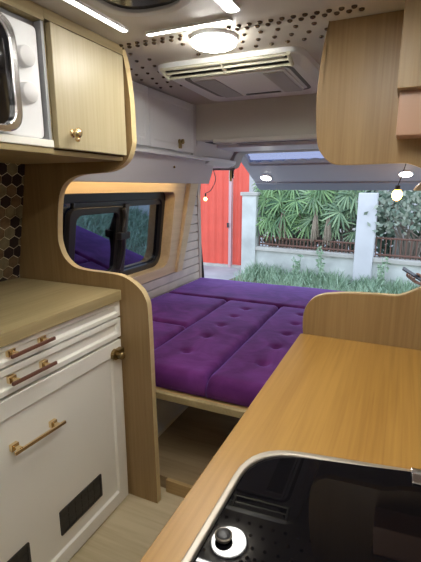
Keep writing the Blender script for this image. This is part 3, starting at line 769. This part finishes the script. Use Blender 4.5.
# iron railing on the wall
def railing(label, p0, p1, z0, z1, n):
    a = Vector((*p0, 0)); b = Vector((*p1, 0)); t = thing('iron_railing', label, 'railing', ((a.x+b.x)/2,(a.y+b.y)/2, z0))
    bm = B()
    for i in range(n+1):
        q = a.lerp(b, i/n); cyl(bm, (q.x,q.y,z0), (q.x,q.y,z1), .012, seg=6)
    obj('bars', bm, 'rail', t)
    bm = B()
    for z in (z0+.06, z1-.02): cyl(bm, (a.x,a.y,z), (b.x,b.y,z), .018, seg=6)
    obj('rails', bm, 'rail', t)
railing('rusty iron railing on the wall coping behind the palms', (-2.62,8.22), (-.72,7.92), -1.20, -.98, 26)
railing('rusty iron railing on the right garden wall below the grey shrub', (-.36,7.90), (2.9,7.45), -1.23, -.86, 40)

# palms
def fan_leaf(bm, hub, nrm, d, L, n=12, spread=3.6, droop=.4, rnd=random):
    """fan of narrow leaflets lying in the plane across nrm, opening towards d"""
    nrm = nrm.normalized(); d = (d - nrm*d.dot(nrm)).normalized(); side = nrm.cross(d)
    for i in range(n):
        a = (i/(n-1)-.5)*spread + rnd.uniform(-.06,.06)
        ld = (d*math.cos(a) + side*math.sin(a)).normalized(); ll = L*rnd.uniform(.85,1.05)*(1-.2*abs(a)/spread)
        wv = ld.cross(nrm).normalized(); w = L*.042; rows = []
        for u, wf in ((.03,.3),(.35,1),(.7,1),(.92,.7),(1,.12)):
            c = hub + ld*ll*u + nrm*(.10*L*math.sin(PI*u*.8)) + Vector((0,0,-1))*droop*L*u*u*.5
            rows.append((bm.verts.new(c-wv*w*wf), bm.verts.new(c-nrm*w*.35*wf), bm.verts.new(c+wv*w*wf)))
        for p, q in zip(rows, rows[1:]):
            bm.faces.new([p[0],p[1],q[1],q[0]]); bm.faces.new([p[1],p[2],q[2],q[1]])
def palm(label, c, leaves, mat, seed):
    rnd = random.Random(seed)
    t = thing('fan_palm', label, 'palm', c, 'fan palms behind the garden wall')
    base = Vector(c); fb = B(); sb = B()
    for (x, y, z, L) in leaves:
        hub = Vector((x, y, z))
        root = base + Vector(((x-c[0])*.3+rnd.uniform(-.05,.05), rnd.uniform(.0,.12), 0))
        mid = root.lerp(hub, .62) + Vector((0,.10,.12))
        tube(sb, crom([root, mid, hub], 4), .010, 5)
        out = (x-c[0])/.35
        fan_leaf(fb, hub, Vector((out*.35+rnd.uniform(-.25,.25), -1, rnd.uniform(.15,.75))), Vector((out*.9+rnd.uniform(-.35,.35), 0, rnd.uniform(-.55,.75))), L, 15, rnd.uniform(3.6,5.2), rnd.uniform(.15,.45), rnd)
    obj('leaves', fb, mat, t, recalc=False, smooth=False); obj('stems', sb, 'bark', t, smooth=True)
for i, (x, y, lb, mt, n) in enumerate([(-2.42,8.75,'bushy fan palm right next to the gate pillar','palm',19),(-2.05,8.7,'fan palm second from the gate pillar','palm',16),(-1.68,8.65,'deep green fan palm in the middle of the palm row','palm',17),
       (-1.32,8.6,'fan palm with dry trunk sheaths, fourth from the gate pillar','palm_pale',16),(-.98,8.5,'pale green fan palm left of the white middle pillar','palm_pale',18)]):
    rnd = random.Random(70+i); lv = []
    for k in range(n):
        u = (k+.5)/n
        lv.append((x+rnd.uniform(-.30,.30), y-.62+rnd.uniform(0,.45), -.80+.98*u+rnd.uniform(-.05,.05), rnd.uniform(.27,.38)))
    palm(lb, (x, y, -1.72), lv, mt, 40+i)
# dry sheaths
def sheath(x, y, z, label):
    bm = B(); rnd = random.Random(int(x*-100))
    for k in range(22):
        a = rnd.uniform(0, 2*PI); r = rnd.uniform(.02,.07); top = Vector((x+r*.4*math.cos(a), y+r*.4*math.sin(a), z+rnd.uniform(.2,.42))); bot = Vector((x+r*1.3*math.cos(a), y+r*1.3*math.sin(a)-.03, z-.18+rnd.uniform(-.05,.08)))
        tube(bm, [top, top.lerp(bot,.5)+Vector((0,-.02,0)), bot], [.006,.014,.004], 5)
    tag(obj('dry_palm_frond', bm, 'palm_dry'), label, 'frond', 'dry fronds under the palms')
sheath(-1.47, 8.05, -.82, 'brown dry frond hanging under the fan palms, left of its pair'); sheath(-1.23, 8.0, -.85, 'brown dry frond hanging under the fan palms, nearer the white pillar')
sheath(-2.12, 8.15, -.80, 'brown dry frond among the palms nearest the red gate')
# hedge backdrop
def leaf_cloud(bm, n, fpos, size, rnd):
    for _ in range(n):
        c = fpos(); a = rnd.uniform(0, 2*PI); tilt = rnd.uniform(-.7,.7); L = size*rnd.uniform(.7,1.3); W = L*.5
        d = Vector((math.cos(a), rnd.uniform(-.5,.3), math.sin(a))).normalized(); s = d.cross(Vector((tilt*.6,1,tilt))).normalized()
        v = [bm.verts.new(c-d*L*.5), bm.verts.new(c-d*L*.1+s*W*.5), bm.verts.new(c+d*L*.5), bm.verts.new(c-d*L*.1-s*W*.5)]
        bm.faces.new(v)
rnd = random.Random(11)
t = thing('hedge', 'dark hedge behind the palms and the iron railing', 'hedge', (-.6, 9.8, ZG))
bm = B(); leaf_cloud(bm, 2600, lambda: Vector((rnd.uniform(-3.1,2.6), rnd.uniform(9.2,9.9), rnd.uniform(ZG,.35))), .20, rnd); obj('foliage', bm, 'hedge', t, recalc=False)
bm = B()
for k in range(14): x = -2.9+k*.42; tube(bm, [(x,9.85,ZG),(x+.05,9.8,-.8),(x-.05,9.8,.2)], [.03,.025,.012], 6)
obj('stems', bm, 'bark', t)
bx_ = thing('house', 'pale house wall far behind the hedge', 'building', (-.5, 14, ZG)); bx('house_wall', (-9, 8, 14, 14.2, ZG, .75), 'house', bx_); bx('plinth', (-9, 8, 13.95, 14.0, ZG, ZG+.5), 'cap', bx_)
# grey shrub
t = thing('leafy_shrub', 'grey green small leaved shrub overhanging the right garden wall', 'shrub', (.15, 8.35, ZG))
bm = B(); rnd2 = random.Random(5)
def spos():
    while True:
        x = rnd2.gauss(.10,.38); z = rnd2.gauss(-.22,.30)
        if -.72 < x < 1.3 and z > -.80 + .22*max(0, (x-.0)) and z < .5: return Vector((x, 7.85+rnd2.uniform(-.25,.55), z))
leaf_cloud(bm, 900, spos, .10, rnd2); obj('foliage', bm, 'shrub', t, recalc=False)
bm = B()
for k in range(9):
    e = spos(); tube(bm, [(.15+k*.01,8.3,ZG),(.1+.05*k-.1,8.25,-.9),(e.x*.7,8.1,(e.z-.9)/2),(e.x,e.y,e.z)], [.03,.022,.014,.005], 6)
obj('branches', bm, 'bark', t, smooth=True)
t = thing('tree_trunk', 'pale grey tree trunk behind the grey shrub and railing', 'tree', (-.05, 8.7, ZG))
bm = B(); tube(bm, [(-.02,8.7,ZG),(.0,8.7,-1.0),(.06,8.7,-.4),(.03,8.7,.5)], [.10,.085,.075,.06], 10); obj('trunk', bm, plain('grey bark', (.36,.34,.30), .9, var=.2, vscale=8), t, smooth=True)
bm = B(); rnd3 = random.Random(9); leaf_cloud(bm, 300, lambda: Vector((rnd3.gauss(.1,.6), 8.8+rnd3.uniform(-.3,.3), rnd3.uniform(.2,.9))), .14, rnd3); obj('crown', bm, 'shrub', t, recalc=False)
# grass
bm = B(); rg = random.Random(2)
def wall_y(x): return 8.06 - (x+2.66)*.143
for _ in range(9000):
    x = rg.uniform(-2.75, 2.2); back = wall_y(x)-.02; u = rg.random()**1.6; y = back - u*3.2
    if x < -2.0 and y < 7.0: continue
    clump = .55+.45*math.sin(x*5.1+1.3)*math.sin(y*3.7+x)+.3*math.sin(x*11.3)
    h = (.07+.15*max(0,clump)*rg.random()+.08*rg.random())*(1.15-.4*u); w = .008
    a = rg.uniform(0, PI); d = Vector((math.cos(a)*w, math.sin(a)*w, 0)); ln = Vector((rg.uniform(-.14,.14), rg.uniform(-.14,.14), 0))
    p = Vector((x, y, ZG+.02)); m = p+ln*.4+Vector((0,0,h*.6)); tpv = p+ln+Vector((0,0,h))
    v = [bm.verts.new(p-d), bm.verts.new(p+d), bm.verts.new(m+d*.8), bm.verts.new(m-d*.8)]; bm.faces.new(v)
    e = bm.verts.new(tpv); bm.faces.new([v[3], v[2], e])
o = obj('grass', bm, 'grass', recalc=False); o['kind'] = 'stuff'; tag(o, 'tall green grass growing along the foot of the garden wall', 'grass')
for k, (x, hh) in enumerate(((-1.25,.75),(-.22,.6),(-1.75,.5))):
    bm = B(); r4 = random.Random(60+k); y = wall_y(x)-.12; sb = B()
    for q in range(4):
        top = Vector((x+r4.uniform(-.12,.12), y+r4.uniform(-.05,.05), ZG+hh*r4.uniform(.7,1)))
        tube(sb, [(x,y,ZG),((x+top.x)/2,y,ZG+hh*.4),top], .005, 5)
        leaf_cloud(bm, 16, lambda: Vector((x,y,ZG+.1)).lerp(top, r4.random())+Vector((r4.uniform(-.05,.05),r4.uniform(-.05,.05),0)), .07, r4)
    t = thing('weed', ('tall weed in front of the wall left of the middle pillar','weed against the wall just right of the middle pillar','short weed in front of the wall below the palms')[k], 'weed', (x,y,ZG), 'weeds along the wall')
    obj('leaves', bm, 'grass', t, recalc=False); obj('stems', sb, 'grass', t)

# ------------------------------------------------------------------ person with a phone at the right edge
def skin_body(name, verts, edges, radii, mat, parent, sub=2, root=0):
    base = WL[parent]
    me = bpy.data.meshes.new(name); me.from_pydata([Vector(v)-base for v in verts], edges, []); me.materials.append(M[mat])
    o = bpy.data.objects.new(name, me); C.objects.link(o); o.parent = parent; WL[o] = base
    sk = o.modifiers.new('skin', 'SKIN'); sk.use_smooth_shade = True
    for i, r in enumerate(radii):
        r = r if isinstance(r, tuple) else (r, r); me.skin_vertices[0].data[i].radius = r
        me.skin_vertices[0].data[i].use_root = (i == root)
    s = o.modifiers.new('sub', 'SUBSURF'); s.levels = sub; s.render_levels = sub
    return o
hx, hy, hz = .155, 3.60, -.712      # hand centre
PXx, PYy = .66, 3.72                # body axis
pe = thing('person', 'person at the right edge outside the van, only a hand holding a phone in view', 'person', (PXx, PYy, ZG))
vz = lambda x, y, z: (PXx+x, PYy+y, ZG+z)
bv = [vz(0,0,.92), vz(0,0,1.10), vz(0,0,1.28), vz(0,0,1.42), vz(-.01,0,1.50), vz(-.03,0,1.58),           # 0-5 trunk, neck
      vz(0,.10,.86), vz(0,.11,.48), vz(.01,.12,.09), vz(-.10,.13,.035),                                     # 6-9
      vz(0,-.10,.86), vz(0,-.11,.48), vz(.01,-.12,.09), vz(-.10,-.13,.035),                                 # 10-13
      vz(-.01,-.19,1.38), vz(-.06,-.24,1.10), (hx+.115, hy-.02, hz-.085), (hx+.03, hy-.015, hz-.042),              # 14-17 near arm to hand
      vz(0,.19,1.38), vz(.02,.24,1.10), vz(-.02,.22,.88), vz(-.05,.2,.80)]                                  # 18-21 far arm
be = [(0,1),(1,2),(2,3),(3,4),(4,5),(0,6),(6,7),(7,8),(8,9),(0,10),(10,11),(11,12),(12,13),(3,14),(14,15),(15,16),(16,17),(3,18),(18,19),(19,20),(20,21)]
brd = [(.13,.16),(.115,.14),(.12,.16),(.09,.12),.052,.055,.085,.058,.042,(.045,.03),.085,.058,.042,(.045,.03),.055,.043,.028,(.036,.02),.055,.043,.028,.03]
body = skin_body('body', bv, be, brd, 'skin', pe)
# head (a fuller shape grown on the same figure's neck)
bm = B(); hc = Vector(vz(-.05,0,1.66)); ball(bm, hc, .105, (.95,.76,1.12), 20, 14)
ball(bm, hc+Vector((-.100,0,-.012)), .016, (1,.8,1.5)); ball(bm, hc+Vector((-.004,.082,-.01)), .024, (.8,.35,1.2)); ball(bm, hc+Vector((-.004,-.082,-.01)), .024, (.8,.35,1.2))
ball(bm, hc+Vector((-.06,0,-.075)), .045, (1,.9,.8)); obj('head', bm, 'skin', pe, smooth=True)
bm = B(); ball(bm, hc+Vector((.018,0,.03)), .108, (.98,.80,1.05), 20, 14); obj('hair', bm, 'hair', pe, smooth=True)
for s in (-1, 1):
    bm = B(); ball(bm, hc+Vector((-.088,s*.034,.005)), .011, (.7,1,.7)); obj('eye', bm, 'phone', pe, smooth=True)
bm = B(); ball(bm, hc+Vector((-.093,0,-.055)), .012, (.6,1.9,.5)); obj('mouth', bm, plain('lips', (.24,.09,.075), .5), pe, smooth=True)
# shirt and trousers
sv = [vz(0,0,.93), vz(0,0,1.10), vz(0,0,1.28), vz(0,0,1.42), vz(-.01,0,1.475), vz(-.01,-.19,1.38), vz(-.045,-.225,1.17), vz(0,.19,1.38), vz(.012,.225,1.17)]
skin_body('shirt', sv, [(0,1),(1,2),(2,3),(3,4),(3,5),(5,6),(3,7),(7,8)], [(.145,.175),(.13,.155),(.135,.175),(.105,.135),.062,.07,.06,.07,.06], 'shirt', pe)
tv = [vz(0,0,.95), vz(0,.10,.86), vz(0,.11,.48), vz(.01,.12,.10), vz(0,-.10,.86), vz(0,-.11,.48), vz(.01,-.12,.10)]
skin_body('trousers', tv, [(0,1),(1,2),(2,3),(0,4),(4,5),(5,6)], [(.14,.165),.10,.075,.062,.10,.075,.062], 'trousers', pe)
# phone: from its tip (left, high) into the hand (right, low)
a = onY(402.5, 268.5, 3.60); b = onY(421, 280, 3.60); d = (b-a).normalized(); Lp = .158
sd = Vector((0,1,0)); nn = d.cross(sd).normalized()
if nn.z < 0: nn = -nn
sd = (Vector((0,1,0))*.95 + nn*.16).normalized(); nn = d.cross(sd).normalized(); nn = nn if nn.z > 0 else -nn
def slab(bm, o, L, W, T, mi=0):
    pts = rrect(0, L, -W/2, W/2, .009, 4)
    lo = [bm.verts.new(o+d*p[0]+sd*p[1]) for p in pts]; hi = [bm.verts.new(o+d*p[0]+sd*p[1]+nn*T) for p in pts]
    bm.faces.new(lo[::-1]); bm.faces.new(hi)
    for i in range(len(pts)): bm.faces.new([lo[i], lo[(i+1)%len(pts)], hi[(i+1)%len(pts)], hi[i]])
ph = thing('phone', 'dark phone held in the hand at the right edge', 'phone', a)
bm = B(); slab(bm, a, Lp, .074, .0075); obj('phone_case', bm, 'phone', ph)
bm = B(); slab(bm, a+d*.004+nn*.0078, Lp-.008, .067, .0006); obj('screen', bm, plain('phone screen', (.006,.007,.010), .35, spec=.2), ph)
# fingers: four under the phone, thumb over the top
pal = Vector(bv[17])
def pd(u, v, n): return a+d*u+sd*v+nn*n
for i, (u, l) in enumerate(((.056,.8),(.076,1),(.096,1),(.116,.85))):
    fv = [pal+d*(.012*i-.022)+Vector((0,0,.004*i)), pd(u+.030,.004,-.034), pd(u+.008,-.020*l,-.026), pd(u-.004,-.041*l,-.012), pd(u-.008,-.046*l,.005)]
    skin_body('finger', fv, [(0,1),(1,2),(2,3),(3,4)], [.014,.012,.0105,.0095,.0075], 'skin', pe, 1)
fv = [pal+Vector((.02,.02,.01)), pd(.150,.040,.006), pd(.132,.030,.020), pd(.105,.012,.020)]
skin_body('thumb', fv, [(0,1),(1,2),(2,3)], [.016,.013,.0115,.008], 'skin', pe, 1)

# ------------------------------------------------------------------ light, world, camera
W = bpy.data.worlds.new('World'); S.world = W; W.use_nodes = True
nt = W.node_tree; bg = nt.nodes['Background']
tc = nt.nodes.new('ShaderNodeTexCoord'); sp = nt.nodes.new('ShaderNodeSeparateXYZ'); r = nt.nodes.new('ShaderNodeValToRGB')
r.color_ramp.elements[0].position = 0.0; r.color_ramp.elements[0].color = (.80,.86,.95,1); r.color_ramp.elements[1].position = .7; r.color_ramp.elements[1].color = (.62,.76,1.0,1)
nt.links.new(tc.outputs['Generated'], sp.inputs[0]); nt.links.new(sp.outputs['Z'], r.inputs['Fac']); nt.links.new(r.outputs['Color'], bg.inputs['Color'])
bg.inputs['Strength'].default_value = 2.1

for o in list(C.objects):
    if o.parent is None: o.location.z += OFF

cam = bpy.data.cameras.new('Camera'); co = bpy.data.objects.new('Camera', cam); C.objects.link(co)
cam.sensor_fit = 'VERTICAL'; cam.sensor_height = 36; cam.lens = FL*36/562; cam.clip_start = .02; cam.clip_end = 200
co.matrix_world = Matrix(((Rv.x,Uv.x,-Fv.x,0),(Rv.y,Uv.y,-Fv.y,0),(Rv.z,Uv.z,-Fv.z,OFF),(0,0,0,1)))
S.camera = co
S.view_settings.view_transform = 'Standard'; S.view_settings.look = 'None'; S.view_settings.gamma = 1; S.view_settings.exposure = .25
S.view_settings.use_curve_mapping = False
S.cycles.max_bounces = 10; S.cycles.use_denoising = True
